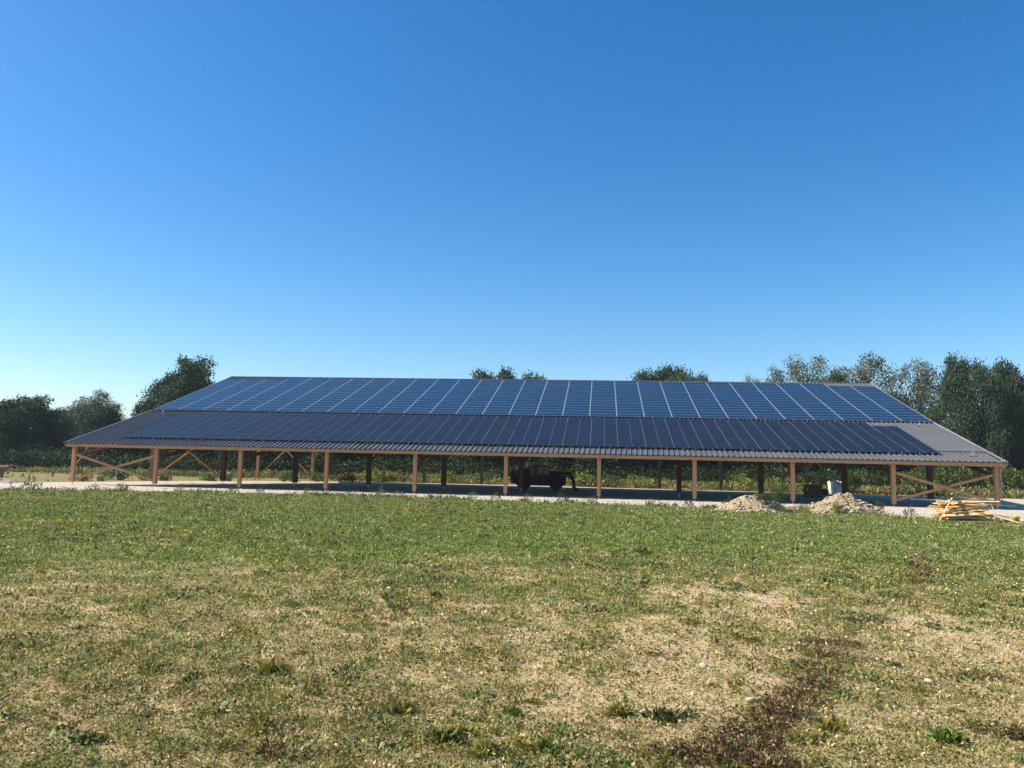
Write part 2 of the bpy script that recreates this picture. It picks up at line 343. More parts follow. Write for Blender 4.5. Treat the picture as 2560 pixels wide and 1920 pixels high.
def rust_patches():
    r = np.random.default_rng(8); P = []
    for (cx, cy, sx, sy, n) in [(1.1,4.72,.12,.06,300),(1.3,4.82,.11,.08,330),(1.5,5.06,.08,.12,260),(1.4,4.6,.14,.06,260),(1.72,5.35,.06,.12,180),(1.9,5.62,.05,.12,170),(2.12,5.95,.06,.14,170),(2.38,6.4,.08,.14,170),(2.6,6.9,.12,.14,230),(2.93,7.45,.15,.16,240),(3.25,8.1,.15,.16,210),(4.0,9.5,.16,.2,110),(4.74,10.75,.25,.15,160),(-1.24,4.64,.09,.03,110),(1.35,7.24,.08,.05,30),(3.23,5.33,.10,.07,170),(3.98,6.93,.09,.05,70),(8.68,16.2,.6,.25,110),(6.82,13.5,.7,.22,170),(-.75,5.6,.12,.04,45)]:
        P.append(np.stack([cx+r.normal(size=n)*sx, cy+r.normal(size=n)*sy], 1))
    P = np.concatenate(P); P = P[r.random(len(P)) < .62]; P = np.repeat(P, 3, 0)+r.normal(size=(3*len(P), 2))*.035; n = len(P); col = pick(dict(red=4, brown=2.6, dark=1.0, dry=.9, olive=1), n, r)*.9
    A = clump_field(P[:,0], P[:,1], np.full(n, .05), np.full(n, .05), r.integers(3, 6, n), .018+.032*r.random(n), col, r, .25, aspect=.2)
    o = link('dead_dock_litter', leaf_mesh('dead_dock_litter', *A, M_leaf)); tag(o, 'reddish brown dead stalks and litter lying in patches on the soil', 'dead weeds', kind='stuff')
rust_patches()

# pebbles
def blob_rock(r, sub=2, rough=.25):
    bm = bmesh.new(); bmesh.ops.create_icosphere(bm, subdivisions=sub, radius=1)
    off = [Vector(r.normal(size=3)) for _ in range(7)]
    for v in bm.verts:
        k = 1
        for o in off: k -= rough*.35*max(0, v.co.normalized().dot(o.normalized())-.55)
        v.co = v.co*k*(1+.05*r.normal())
    me = bpy.data.meshes.new('rock'); bm.to_mesh(me); bm.free(); return me
def pebble_mesh(name, P, S, mat, r):
    oc = np.array([(1,0,0),(0,1,0),(-1,0,0),(0,-1,0),(0,0,1),(0,0,-1),(.7,.7,.45),(-.7,.7,.4),(-.7,-.7,.5),(.7,-.7,.35)], float)
    F = [(0,6,4),(6,1,4),(1,7,4),(7,2,4),(2,8,4),(8,3,4),(3,9,4),(9,0,4),(6,0,5),(1,6,5),(7,1,5),(2,7,5),(8,2,5),(3,8,5),(9,3,5),(0,9,5)]
    n = len(P); a = r.random(n)*6.28; sc = S[:,None]*(.6+.7*r.random((n, 3)))*np.array([1,1,.6])
    V = oc[None]*sc[:,None]*(1+.12*r.normal(size=(n, 10, 1))); ca, sa = np.cos(a)[:,None], np.sin(a)[:,None]
    V = np.stack([V[...,0]*ca-V[...,1]*sa, V[...,0]*sa+V[...,1]*ca, V[...,2]], -1)+P[:,None]
    Fi = (np.array(F)[None]+10*np.arange(n)[:,None,None]).reshape(-1, 3)
    me = bpy.data.meshes.new(name); me.vertices.add(10*n); me.vertices.foreach_set('co', V.ravel().astype(np.float32))
    me.loops.add(Fi.size); me.loops.foreach_set('vertex_index', Fi.ravel().astype(np.int32))
    me.polygons.add(len(Fi)); me.polygons.foreach_set('loop_start', np.arange(0, Fi.size, 3, dtype=np.int32)); me.polygons.foreach_set('loop_total', np.full(len(Fi), 3, np.int32))
    me.materials.append(mat); me.update(); return me
M_stone = noise_mat('limestone', (.33,.27,.18), (.54,.46,.34), 14, .9, spec=.15, detail=3)
r = np.random.default_rng(14); n = 15000
d = np.exp(r.random(n)*math.log(40/3.8)+math.log(3.8)); x = (r.random(n)*2-1)*(d*.7+2); y = d
prob = sstep(.42, .62, fbm(x/1.8, y/1.8, 91, 3) + .14*sstep(0, 3, x)*sstep(12, 6, y))*sstep(16, 7, y)+.03
k = r.random(n) < prob; x, y = x[k], y[k]; S = (.006+.02*r.random(len(x))**3)*np.clip(y/7, .7, 2)
o = link('pebbles', pebble_mesh('pebbles', np.stack([x, y, gz(x, y)+S*.3], 1), S, M_stone, r)); tag(o, 'small pale limestone pebbles scattered over the bare soil', 'pebbles', kind='stuff')
n = 2600; x = r.random(n)*120-60; y = edge_y(x)+r.random(n)**2*9+.1; S = .03+.05*r.random(n)**2
o = link('gravel_stones', pebble_mesh('gravel_stones', np.stack([x, y, .03+S*.3], 1), S, M_stone, r)); tag(o, 'loose pale stones along the front edge of the gravel pad', 'stones', kind='stuff')
rockme = [blob_rock(np.random.default_rng(40+i)) for i in range(4)]
for q in rockme: q.materials.append(M_stone); q.polygons.foreach_set('use_smooth', [True]*len(q.polygons))
ST = [(2.48,6.5,.036,'large pale stone between the reddish stalk patches'),(3.39,6.61,.04,'long flat white stone at right below the tall dead stalk'),(1.73,5.83,.035,'broad cream stone left of the dark reddish track'),(2.05,5.13,.022,'small grey stone under the right hand dock'),
      (1.63,6.81,.035,'chalky stone in the stony patch right of centre'),(-.68,4.76,.03,'pale stone at the bottom edge left of centre'),(-.04,5.2,.022,'small oval white stone in the bare patch at bottom centre'),(.7,9.01,.032,'round white stone alone in the thin grass right of centre'),(-2.89,6.73,.022,'small white stone on the left among olive weeds')]
for i, (x, y, s, lb) in enumerate(ST):
    o = link('stone', rockme[i % 4]); o.location = (x, y, gzf(x, y)+s*.35); o.scale = (s*(1.6 if 'long' in lb else 1.1), s, s*.62); o.rotation_euler = (0, 0, i*1.3); tag(o, lb, 'stone', 'pale stones lying in the field'); o.rotation_euler = (.3*i, .2*i, i*1.3)

# ---------------------------------------------------------------- single weeds in the field
def weed_mesh(seed, n, rad, hgt, lf, pal, up=.6, asp=.35):
    r = np.random.default_rng(seed); A = clump_field(np.zeros(1), np.zeros(1), np.array([rad]), np.array([hgt]), [n], np.array([lf]), np.array([pal]), r, up, .3, lambda a, b: a*0, asp)
    return leaf_mesh('weed', *A, M_leaf)
M_stalk = plain('dead_stalk', (.22,.12,.06), .9)
def stalk_part(root, hh, seed, nb=5, mat=None, rr=.006):
    rd = random.Random(seed); mb = MB(); p = [Vector((0,0,-.01))]
    for i in range(5): p.append(p[-1]+Vector((rd.uniform(-.12,.12)*hh/2, rd.uniform(-.12,.12)*hh/2, hh/5)))
    mb.tube(p, [rr*(1-.13*i) for i in range(6)], 5)
    for i in range(nb):
        q = p[1+i % 4]; a = rd.uniform(0, 6.28); e = q+Vector((math.cos(a)*.28*hh, math.sin(a)*.28*hh, .3*hh)); mb.tube([q, (q+e)/2+Vector((0,0,-.03*hh)), e], [rr*.6, rr*.5, rr*.3], 4)
    return part('stem', mb, mat or M_stalk, root)
WD = [(-1.5,5.05,.13,'dark leafy dock plant left of centre near the bottom'),(-2.35,4.73,.11,'small dark weed in the bottom left corner area'),(-1.9,5.28,.05,'tiny weed seedling in the bare sand at lower left'),(-2.69,6.18,.10,'drooping olive weed on the left'),(-1.79,6.31,.14,'spreading green weed left of centre'),
      (-1.36,5.81,.09,'leafy green weed on a sandy patch left of centre'),(-.32,4.9,.16,'dark green dock with broad leaves at the bottom left of centre'),(-.09,4.69,.12,'olive dock touching the bottom dock clump'),(-.73,5.51,.15,'low dark weed mat left of the centre bottom'),(.24,5.78,.10,'wide-leaved olive weed near the bottom centre'),
      (.06,5.47,.08,'small green weed beside the oval white stone'),(.23,4.72,.15,'tall green weed at the bottom edge right of centre'),(.75,5.49,.12,'bushy olive weed at lower right of centre'),(1.05,5.36,.15,'bushy green weed left of the dark reddish track'),(-.91,10.37,.16,'dark green tuft with rusty base in the middle of the field'),
      (2.81,17.16,.26,'lone dark weed tuft standing in the thin grass at right'),(2.11,5.31,.15,'spreading dark dock beside the small grey stone'),(2.38,7.92,.10,'short dark tuft above the stony patch'),(2.73,5.11,.13,'tall pale green tuft at the bottom right'),(1.21,5.49,.08,'small green tuft near the reddish track'),
      (1.85,5.05,.12,'olive weed at the foot of the dark dock'),(3.0,7.26,.09,'small green weed in the reddish stalk patch')]
def dock_mesh(seed, cc, broad):
    r = np.random.default_rng(seed); out_ = []
    for j in range(8):                              # several small rosettes grown together
        ox, oy = r.normal(size=2)*.32; k = int(r.integers(30, 60)); q = .25+.75*r.random()
        A = clump_field(np.array([ox]), np.array([oy]), np.array([.22*q+.1]), np.array([.5*q]), [k], np.array([(.28 if broad else .2)*q+.09]), np.array([PAL[cc if r.random() < .65 else 'olive']]), r, .35+.8*r.random(), .35, lambda a, b: a*0, .42 if broad else .3)
        out_.append(A)
    return leaf_mesh('weed', *[np.concatenate(z) for z in zip(*out_)], M_leaf)
wm3 = {c: [dock_mesh(100+11*i+j, c, j % 2 == 0) for j in range(4)] for i, c in enumerate(('dark', 'green', 'olive'))}
for i, (x, y, s, lb) in enumerate(WD):
    o = link('weed', wm3['dark' if 'dark' in lb else 'green' if 'green' in lb else 'olive'][i % 4]); o.location = (x, y, gzf(x, y)); o.scale = (s*1.1, s*1.1, s*1.1); o.rotation_euler = (0, 0, i*2.1); tag(o, lb, 'weed', 'larger weeds standing in the field')
t_ = empty('dead_dock', (5.1, 10.1, gzf(5.1, 10.1))); tag(t_, 'tall reddish dead dock stalk with seed heads at the right', 'dead weed')
stalk_part(t_, .75, 5, 9); link('seed_head', weed_mesh(150, 160, .13, .5, .05, PAL['red'], .9, .4), t_, (0,0,.35))

# weeds along the pad edge, each its own plant
em = [weed_mesh(200+i, 130, .42, .75, .16, PAL[c], .9, .32) for i, c in enumerate(('blue', 'green', 'olive', 'dark'))]
ED = [(-30.0,50.9,1.15,0,'bushy blue-green weed with reddish stalks in front of the left corner post'),(-36.2,50.2,.6,1,'thin weed at the far left edge of the gravel'),(-34.5,50.6,.55,2,'small upright weed at the left gravel edge'),(-26.8,52.2,.75,1,'tufted weed left of the second post'),
      (-25.4,53.0,.85,3,'dark leafy weed before the second post'),(-22.0,53.9,.7,1,'spreading weed between the second and third posts'),(-18.6,54.6,.8,3,'dark rusty weed standing below the first dark inner post'),(-16.9,54.8,.65,0,'leafy weed at the gravel edge below the third post'),
      (-13.6,54.6,.75,1,'branching weed right of the third post'),(-12.4,54.5,.6,2,'upright weed beside the fourth post'),(-8.6,54.0,.95,0,'broad weed clump between the fourth and fifth posts'),(-7.4,53.8,.75,1,'green weed just left of the fifth post'),
      (-2.4,52.9,.8,1,'weed left of the centre post at the gravel edge'),(-.9,52.6,.75,0,'ragged blue-green weed near the centre post'),(1.2,52.3,.7,2,'olive weed before the dark machine'),(3.4,51.4,.95,3,'blackish upright weed in front of the machine arm'),
      (5.2,50.8,.75,1,'weed below the sixth post at the gravel edge'),(8.6,49.4,.7,2,'weed at the edge right of the sixth post'),(10.8,48.8,.75,3,'dark weed below the seventh post'),(13.0,48.0,.85,3,'dark drooping weed left of the first rubble heap'),
      (21.6,43.6,.75,3,'rusty dark weed between rubble and timber pile'),(23.2,43.0,.7,3,'small reddish weed left of the timber pile'),(29.5,40.2,.9,1,'green weed right of the timber pile at the frame edge')]
for i, (x, y, s, k, lb) in enumerate(ED):
    e = empty('edge_weed', (x, y, 0), i*1.7); tag(e, lb, 'weed', 'weeds along the gravel edge'); e.scale = (s, s, s)
    link('foliage', em[k], e)
    stalk_part(e, .95, 300+i, 4, M_stalk, .012)
# low mixed growth on that edge
r = np.random.default_rng(77); n = 5200; x = r.random(n)*130-65; y = edge_y(x)+r.normal(size=n)*.45-.35
k = r.random(n) < sstep(.35, .6, fbm(x/1.5, x*0, 33, 3)); x, y = x[k], y[k]; n = len(x)
A = clump_field(x, y, np.full(n, .1), .12+.28*r.random(n)**2, r.integers(3, 8, n), .09+.08*r.random(n), pick(dict(green=3, blue=2, olive=2, dark=1.3, pale=1, brown=.4), n, r), r, .9, zfun=lambda a, b: a*0, aspect=.4)
o = link('edge_growth', leaf_mesh('edge_growth', *A, M_leaf)); tag(o, 'ragged low growth fringing the gravel pad', 'weeds', kind='stuff')

# ---------------------------------------------------------------- tall weeds behind the pad, meadow
r = np.random.default_rng(55); n = 17000; x = r.random(n)*210-95; y = back_y(np.clip(x, -90, 90))+.3+r.random(n)**1.3*15
left = (x < -22); y = np.where(left, np.where(r.random(n) < .96, 106+r.random(n)*22, y), y)
k = (r.random(n) < sstep(.32, .55, fbm(x/3, y/3, 35, 3))) | ((x > 30) & (r.random(n) < .4)); x, y = x[k], y[k]; n = len(x)
hh = .45+.95*fbm(x/5, y/4, 36, 2)**1.5*1.5
cc = pick(dict(olive=3, green=2, dry=1.8, brown=1.8, pale=1.0, dark=2.0, blue=1.4), n, r)
A = clump_field(x, y, np.full(n, .35), hh, r.integers(8, 13, n), .22+.16*r.random(n), cc, r, 1.0, zfun=lambda a, b: a*0, aspect=.35)
o = link('tall_weeds', leaf_mesh('tall_weeds', *A, M_leaf)); tag(o, 'band of tall olive and rusty weeds between the gravel and the trees', 'weeds', kind='stuff')

def bush_mesh(seed, n, pal, lf=.2, w=1.0, hh=1.0):
    r = np.random.default_rng(seed); B = [(r.normal()*.33*w, r.normal()*.3*w, hh*(.25+.5*r.random()), .28+.2*r.random()) for _ in range(9)]
    P = []; D = []
    for (bx, by, bz, br) in B:
        k = n//9; v = unit(r.normal(size=(k, 3))); P.append(np.array([bx, by, bz])+v*br*(.6+.5*r.random((k, 1)))*np.array([w, w, hh])); D.append(unit(v+r.normal(size=(k, 3))*.7))
    P = np.concatenate(P); D = np.concatenate(D); P[:,2] = np.maximum(P[:,2], .0)
    N = len(P); c = pick(pal, N, r)*(1+.25*r.normal(size=(N, 1)))
    return leaf_mesh('bush', P, D, rand_side(D, r), lf*(.6+.8*r.random(N)), lf*.55*(.6+.8*r.random(N)), np.clip(c, .008, .6), M_leaf)
bm1 = [bush_mesh(400+i, 700, p, .16) for i, p in enumerate((dict(dark=3, blue=2, green=1), dict(blue=3, green=2, dark=1), dict(green=2, olive=2, bright=1)))]
BU = [(-39.6,75.5,.75,0,'round dark bush on the far gravel edge left of the crossed brace'),(-38.4,75.9,.65,1,'blue-green bush beside the round dark one'),(-40.6,83.0,1.35,0,'widest dark bush seen behind the left brace'),(-37.6,83.5,.8,0,'dark bush right of the widest one'),(-36.0,84.5,.8,1,'low bush near the second post'),
      (-32.2,86.5,.9,1,'bush right of the second post'),(-30.5,87.5,.9,0,'dark bush behind the second post'),(-25.5,93.0,1.1,0,'bush left of the first inner post'),(-23.0,96,1.3,1,'larger green bush beside the inner post'),(-19.5,98.5,1.1,0,'dark bush right of the third post'),
      (-16.5,102,1.9,2,'wide green bush behind the shed between third and fourth posts'),(-12,105.5,1.6,1,'bush behind the fourth post'),(-8.5,106,1.8,2,'yellowish bush behind the fourth inner post'),(-3.0,106.5,1.7,1,'upright bush seen left of the machine'),(9.5,104,2.0,2,'bush right of the machine arm'),
      (12.5,103.5,1.9,1,'bush behind the sixth post'),(16.5,103,1.8,2,'green bush right of the sixth post'),(29.5,102,2.1,2,'leafy bush behind the rubble heap'),(34.5,101,2.2,2,'olive bush behind the white bag'),(-52,82,.9,2,'small weed bush in the left meadow behind the cow')]
for i, (x, y, s, k, lb) in enumerate(BU):
    o = link('bush', bm1[k]); o.location = (x, y, -.05); o.scale = (s*1.25, s, s*.85); o.rotation_euler = (0, 0, i*1.9); tag(o, lb, 'bush', 'bushes behind the gravel pad')
bm2 = [bush_mesh(450+i, 2600, dict(olive=1.6, green=2.4, pale=.4, dark=3), .1, 1.0, 1.0) for i in range(2)]
for i, (x, y, s, z, lb) in enumerate([(59.5,107,3.0,3.4,'tall leafy hedge bush right of the corner post'),(64.5,106,3.2,3.9,'yellow-green hedge bush at the right frame edge'),(54.0,109,2.6,3.0,'olive hedge bush behind the right brace'),(46.5,109,2.6,2.9,'green hedge bush left of the right brace crossing'),(70,107,3.2,3.6,'hedge bush just beyond the right frame edge')]):
    o = link('hedge_bush', bm2[i % 2]); o.location = (x, y, -.1); o.scale = (s, s*.8, z); o.rotation_euler = (0, 0, i*2.3); tag(o, lb, 'bush', 'hedge bushes at the right')

# ---------------------------------------------------------------- trees
def tree_meshes(seed, kind):
    """nominal height 10, crown radius about 3.2"""
    r = np.random.default_rng(seed); rd = random.Random(seed)
    dense = kind != 'sparse'
    B = []; tr = MB()
    lean = rd.uniform(-.3, .3)
    trunk = [(0,0,-.1), (lean*.2, 0, 2), (lean*.6, .1, 4.5), (lean, 0, 7), (lean*1.2, 0, 9)]
    tr.tube(trunk, [.22, .18, .14, .09, .04], 7)
    nb = 52 if dense else 60
    for i in range(nb):
        zz = .9+8.4*((i+.5)/nb)**(.9) if dense else 2.2+7.2*((i+.5)/nb)
        env = (math.sin(math.pi*min(1, max(.0, (zz+.6)/10.6))**1.05)**.55) if dense else (math.sin(math.pi*min(1, (zz-.8)/9.4))**.7)
        W_ = (3.1 if kind == 'round' else 2.3 if kind == 'narrow' else 2.9)
        a = rd.uniform(0, 6.283); q = W_*env*math.sqrt(rd.random())*.95
        br = (rd.uniform(.8, 1.35) if dense else rd.uniform(.55, 1.15))*(1.0 if zz < 8.2 else .7)
        c = Vector((lean*zz/9+q*math.cos(a), q*math.sin(a), zz)); B.append((c, br))
        if i % 2 == 0 or not dense:
            z0 = max(1.2, zz-1.4-q*.5); s0 = Vector((lean*z0/9, 0, z0)); mid = (s0+c)/2+Vector((0, 0, -.15)); tr.tube([s0, mid, c], [.07, .045, .015], 5, cap=False)
    P = []; D = []; G = []
    per = (330 if dense else 225)
    for (c, br) in B:
        k = int(per*br*br*1.25)+20
        v = unit(r.normal(size=(k, 3))); v[:,2] = np.where(r.random(k) < .3, np.abs(v[:,2]), v[:,2])
        rr = br*(.35+.75*r.random((k, 1))**.6)*(1+.25*r.normal(size=(k, 1))); P.append(np.array(c)+v*rr*np.array([1.1, 1.1, .8])); D.append(unit(v*.6+r.normal(size=(k, 3))*.8)); G.append(np.full(k, rd.random()))
    P = np.concatenate(P); D = np.concatenate(D); G = np.concatenate(G); N = len(P); P[:,2] = np.maximum(P[:,2], .2)
    lf = (.22 if dense else .16)
    if kind == 'sparse': base = np.array([.16,.185,.12]); b2 = np.array([.06,.08,.04])
    else: base = np.array([.026,.050,.028]); b2 = np.array([.075,.120,.048])
    w = (G*.7+.3*r.random(N))[:,None]; c = (base*(1-w)+b2*w)*(1+.25*r.normal(size=(N, 1)))
    me = leaf_mesh('crown', P, D, rand_side(D, r), lf*(.6+.8*r.random(N)), lf*.7*(.6+.8*r.random(N)), np.clip(c, .01, .4), M_treeleaf)
    return tr.mesh('trunk', M_paleb if kind == 'sparse' else M_bark, True), me
TV = {'round': [tree_meshes(500+i, 'round') for i in range(4)], 'narrow': [tree_meshes(520+i, 'narrow') for i in range(2)], 'sparse': [tree_meshes(540+i, 'sparse') for i in range(3)]}
Hz = lambda u: 1172.6+.0234*(u-1280)
tcount = [0]
def tree(u, ytop, Yd, hw, kind, lb, grp='trees of the far tree line'):
    x = (u-1280)/2003*Yd; top = EYE+(Hz(u)-ytop)/2003*Yd; i = tcount[0]; tcount[0] += 1
    tm, cm = TV[kind][i % len(TV[kind])]
    e = empty('tree', (x, Yd, 0), (i*2.4) % 6.28); W_ = {'round': 3.3, 'narrow': 2.5, 'sparse': 2.9}[kind]; w = hw/2003*Yd/W_
    e.scale = (w, w, top/9.75); tag(e, lb, 'tree', grp)
    link('trunk', tm, e); link('crown', cm, e)
TR = [(-130,990,136,85,'round','dark tree just beyond the left frame edge'),(-40,996,138,75,'round','dense tree cut by the left frame edge'),(25,1000,133,62,'round','round green tree at the far left'),(92,990,136,68,'round','broad domed tree, second from the left edge'),(150,1022,140,45,'round','lower tree between the domed tree and the grey tree'),
      (205,1000,138,52,'sparse','thin grey-green tree left of the pale rounded crown'),(240,974,141,60,'sparse','pale grey crown rising left of the shed roof'),(262,1010,131,58,'round','dark tree in front of the pale grey crown'),(318,1052,138,45,'round','low tree in the gap left of the tall dark tree'),
      (372,1000,137,40,'round','small dark tree below the tall one left of the ridge'),(425,935,134,56,'round','left shoulder tree of the tall dark pair by the ridge'),(487,893,131,78,'round','tallest dark tree rising left of the roof ridge'),(545,965,136,50,'round','dark tree tucked behind the left end of the ridge'),
      (1212,929,131,58,'round','dark crown showing just above the ridge, left of centre'),(1262,925,133,64,'round','dark crown peeping over the ridge at centre'),(1330,934,135,52,'round','low crown just over the ridge right of centre'),
      (1612,928,131,58,'round','leftmost crown of the group above the ridge'),(1658,920,134,60,'round','highest crown of the group above the ridge'),(1706,922,130,58,'round','bushy crown of the group above the ridge'),(1756,936,136,40,'round','rightmost crown of the group above the ridge'),
      (1884,942,135,44,'sparse','low airy tree over the ridge'),(1936,916,132,46,'sparse','slim airy tree over the ridge'),(2020,888,128,80,'sparse','wide airy tree above the right part of the ridge'),(2098,925,134,45,'round','dark lower tree between two airy trees'),
      (2170,882,129,95,'sparse','largest airy tree above the right end of the ridge'),(2300,898,127,72,'sparse','tall airy tree right of the roof slope'),(2250,985,133,45,'round','dark low tree behind the right roof slope'),(2398,890,112,44,'narrow','narrow dark tree standing tallest at the right'),
      (2462,905,110,50,'round','dense dark tree right of the narrow tall one'),(2530,905,113,58,'round','dense dark tree at the right frame edge'),(2600,925,111,60,'round','dark tree cut off by the right frame edge'),(2720,930,115,80,'round','dark tree beyond the right frame edge'),(2350,1010,119,50,'round','dark lower tree filling under the tall airy one')]
for a in TR: tree(*a)
names = ['first','second','third','fourth','fifth','sixth','seventh','eighth','ninth','tenth','eleventh','twelfth','thirteenth','fourteenth','fifteenth','sixteenth','seventeenth']
for i, u_ in enumerate(range(620, 2330, 108)):
    tree(u_, 985+(i*37) % 40, 125+(i*53) % 9, 66, 'round', 'dark tree seen only through the open shed, %s from the left' % names[i])
r = np.random.default_rng(67); n = 9000; x = r.random(n)*420-210; y = 150+r.random(n)*14; hh = 7+3*fbm(x/9, y/9, 39, 3)-2.5*sstep(-60,-40,x)*0
A = clump_field(x, y, np.full(n, 1.1), hh, r.integers(9, 15, n), .5+.3*r.random(n), pick(dict(dark=4, green=1.0, olive=.4), n, r)*.75, r, .5, zfun=lambda a, b: a*0, aspect=.65)
o = link('far_wood', leaf_mesh('far_wood', *A, M_treeleaf)); tag(o, 'mass of woodland closing the view behind the tree line', 'wood', kind='stuff')
# undergrowth wall below the crowns
r = np.random.default_rng(66); n = 26000; x = r.random(n)*260-130; y = 119+r.random(n)*7-.02*np.abs(x)+ -8*sstep(40, 60, x); hh = 1.6+3.8*fbm(x/4, y/4, 38, 3)
A = clump_field(x, y, np.full(n, .8), hh, r.integers(8, 13, n), .2+.14*r.random(n), pick(dict(dark=7, green=.8, olive=.3), n, r)*.75, r, .5, zfun=lambda a, b: a*0, aspect=.6)
o = link('thicket', leaf_mesh('thicket', *A, M_treeleaf)); tag(o, 'dark leafy undergrowth along the foot of the tree line', 'undergrowth', kind='stuff')

# ---------------------------------------------------------------- the shed
S0 = Vector((-.311, 60.971, 0))
shed = empty('solar_shed', S0, YAW); tag(shed, 'long open timber pole barn with a slate metal roof covered in solar panels', 'shed')
def w2s(P): P = Vector(P)-S0; return Vector((P.dot(AX), P.dot(NX), P.z))
def s2w(s, n, z=0): return S0+AX*s+NX*n+Vector((0, 0, z))
BAY = 7.0; SE = 35.5; NM = 11.56; NB = 35.07
EZ, EN = 3.33, -.53; KZ, KN = 6.914, 11.963; RZ, RN = 11.934, 27.712; BZ, BN = 9.3, 36.1
def roof_z(n):
    if n < KN: return EZ+(KZ-EZ)*(n-EN)/(KN-EN)
    if n < RN: return KZ+(RZ-KZ)*(n-KN)/(RN-KN)
    return RZ+(BZ-RZ)*(n-RN)/(BN-RN)
def ribs(n0, z0, n1, z1, name, s0=-SE, s1=SE):
    pitch = BAY/18; mb = MB(); prof = []; s = s0
    sl = Vector((0, n1-n0, z1-z0)).normalized(); up = Vector((0, -sl.z, sl.y))
    if up.z < 0: up = -up
    k = int((s1-s0)/pitch)
    prof.append((s0, 0))
    for i in range(k+1):
        c = s0+.12+i*pitch
        if c+.05 > s1: break
        for ds, hh in ((-.05, 0), (-.025, .085), (.025, .085), (.05, 0)): prof.append((c+ds, hh))
    prof.append((s1, 0))
    P0 = [Vector((s, n0, z0))+up*hh for s, hh in prof]; P1 = [Vector((s, n1, z1))+up*hh for s, hh in prof]; q = len(prof)
    mb.v = [tuple(v) for v in P0+P1]; mb.f = [(i, i+1, q+i+1, q+i) for i in range(q-1)]; mb.m = [0]*(q-1)
    return part(name, mb, M_sheet, shed)
ribs(EN-.06, roof_z(EN-.06), KN+.3, roof_z(KN)+.3*.2865-.02, 'roof_sheet')
ribs(KN-.45, KZ-.45*.3188+.035, RN, RZ+.02, 'roof_sheet')
ribs(RN, RZ+.018, BN, BZ, 'roof_sheet')
mb = MB(); mb.prism([(RN-.16, RZ+.02), (RN, RZ+.075), (RN+.16, RZ+.02), (RN+.15, RZ+.0), (RN, RZ+.05), (RN-.15, RZ+.0)], -SE-.02, SE+.02); part('ridge_cap', mb, M_sheet, shed)
# verge flashings on both gables, two per side
for sg in (-1, 1):
    for (a, b_) in ((EN-.08, KN), (KN, RN)):
        mb = MB(); s = sg*(SE+.015)
        mb.beam((s, a, roof_z(a)-.05), (s, b_, roof_z(b_-.001)-.05), .03, .24); mb.beam((s-sg*.08, a, roof_z(a)+.075), (s-sg*.08, b_, roof_z(b_-.001)+.075), .19, .012)
        part('verge_flashing', mb, M_grey if sg > 0 else M_sheet, shed)
# fascia boards, one per bay
for i in range(10):
    a, b_ = -35+i*BAY, -35+(i+1)*BAY
    if i == 0: a = -SE+.02
    if i == 9: b_ = SE-.02
    mb = MB(); mb.box(((a+b_)/2, -.46, EZ-.185), (b_-a-.006, .07, .25)); part('fascia_board', mb, M_woodh, shed, bevel=.006)
mb = MB(); mb.box((0, .05, 3.16), (70.4, .14, .2)); part('eave_beam', mb, M_woodshade, shed, bevel=.005)

# frames: posts, rafters, chords, braces - one of each, then copies
def copies(o, spots):
    for p in spots:
        c = o.copy(); COL.objects.link(c); c.parent = shed; c.location = Vector(o.location)+Vector(p) if False else Vector(p)
        for ch in [q for q in bpy.data.objects if q.parent == o]:
            d_ = ch.copy(); COL.objects.link(d_); d_.parent = c
S = [-35+BAY*i for i in range(11)]
def post(n, w, top, foot, mat=None):
    mb = MB(); mb.box((0, 0, (foot+top)/2), (w, w, top-foot)); o = part('post', mb, mat or M_wood, shed, bevel=.012, loc=(S[0], n, 0))
    f = MB(); f.tube([(0,0,-.02), (0,0,foot-.01)], .03, 8); f.box((0,0,foot-.005), (w*1.15, w*1.0, .014)); f.box((0,0,.03), (.2,.2,.012))
    part('steel_foot', f, M_steel, o); copies(o, [(s, n, 0) for s in S[1:]])
post(0, .28, 3.06, .26); post(NM, .40, roof_z(NM)-.55, .34, M_woodshade); post(NB, .30, roof_z(NB)-.45, .30)
def frame_part(name, mb, mat=M_woodshade, ss=S):
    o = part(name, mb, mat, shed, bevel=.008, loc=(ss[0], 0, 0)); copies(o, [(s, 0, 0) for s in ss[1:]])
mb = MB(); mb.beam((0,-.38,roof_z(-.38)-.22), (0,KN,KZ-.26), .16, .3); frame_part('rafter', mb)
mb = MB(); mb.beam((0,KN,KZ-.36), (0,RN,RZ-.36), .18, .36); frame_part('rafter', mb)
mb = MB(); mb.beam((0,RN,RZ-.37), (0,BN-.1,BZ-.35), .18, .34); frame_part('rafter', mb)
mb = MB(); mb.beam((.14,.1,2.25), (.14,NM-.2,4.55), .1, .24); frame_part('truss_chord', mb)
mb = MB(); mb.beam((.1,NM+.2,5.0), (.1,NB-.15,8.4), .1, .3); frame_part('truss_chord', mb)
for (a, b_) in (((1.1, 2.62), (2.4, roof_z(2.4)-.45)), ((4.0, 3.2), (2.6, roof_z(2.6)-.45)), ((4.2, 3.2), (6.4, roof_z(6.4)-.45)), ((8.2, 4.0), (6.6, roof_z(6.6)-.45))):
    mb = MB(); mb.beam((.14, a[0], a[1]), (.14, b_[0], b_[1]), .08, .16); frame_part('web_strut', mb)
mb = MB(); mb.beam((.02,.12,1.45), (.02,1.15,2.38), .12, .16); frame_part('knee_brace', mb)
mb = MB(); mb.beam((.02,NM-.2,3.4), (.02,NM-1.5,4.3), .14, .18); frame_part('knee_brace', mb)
for n in [.9+2.0*i for i in range(18)]:
    mb = MB(); z = roof_z(n)-.12; mb.box((0, n, z), (70.6, .08, .17)); part('purlin', mb, M_woodshade, shed)
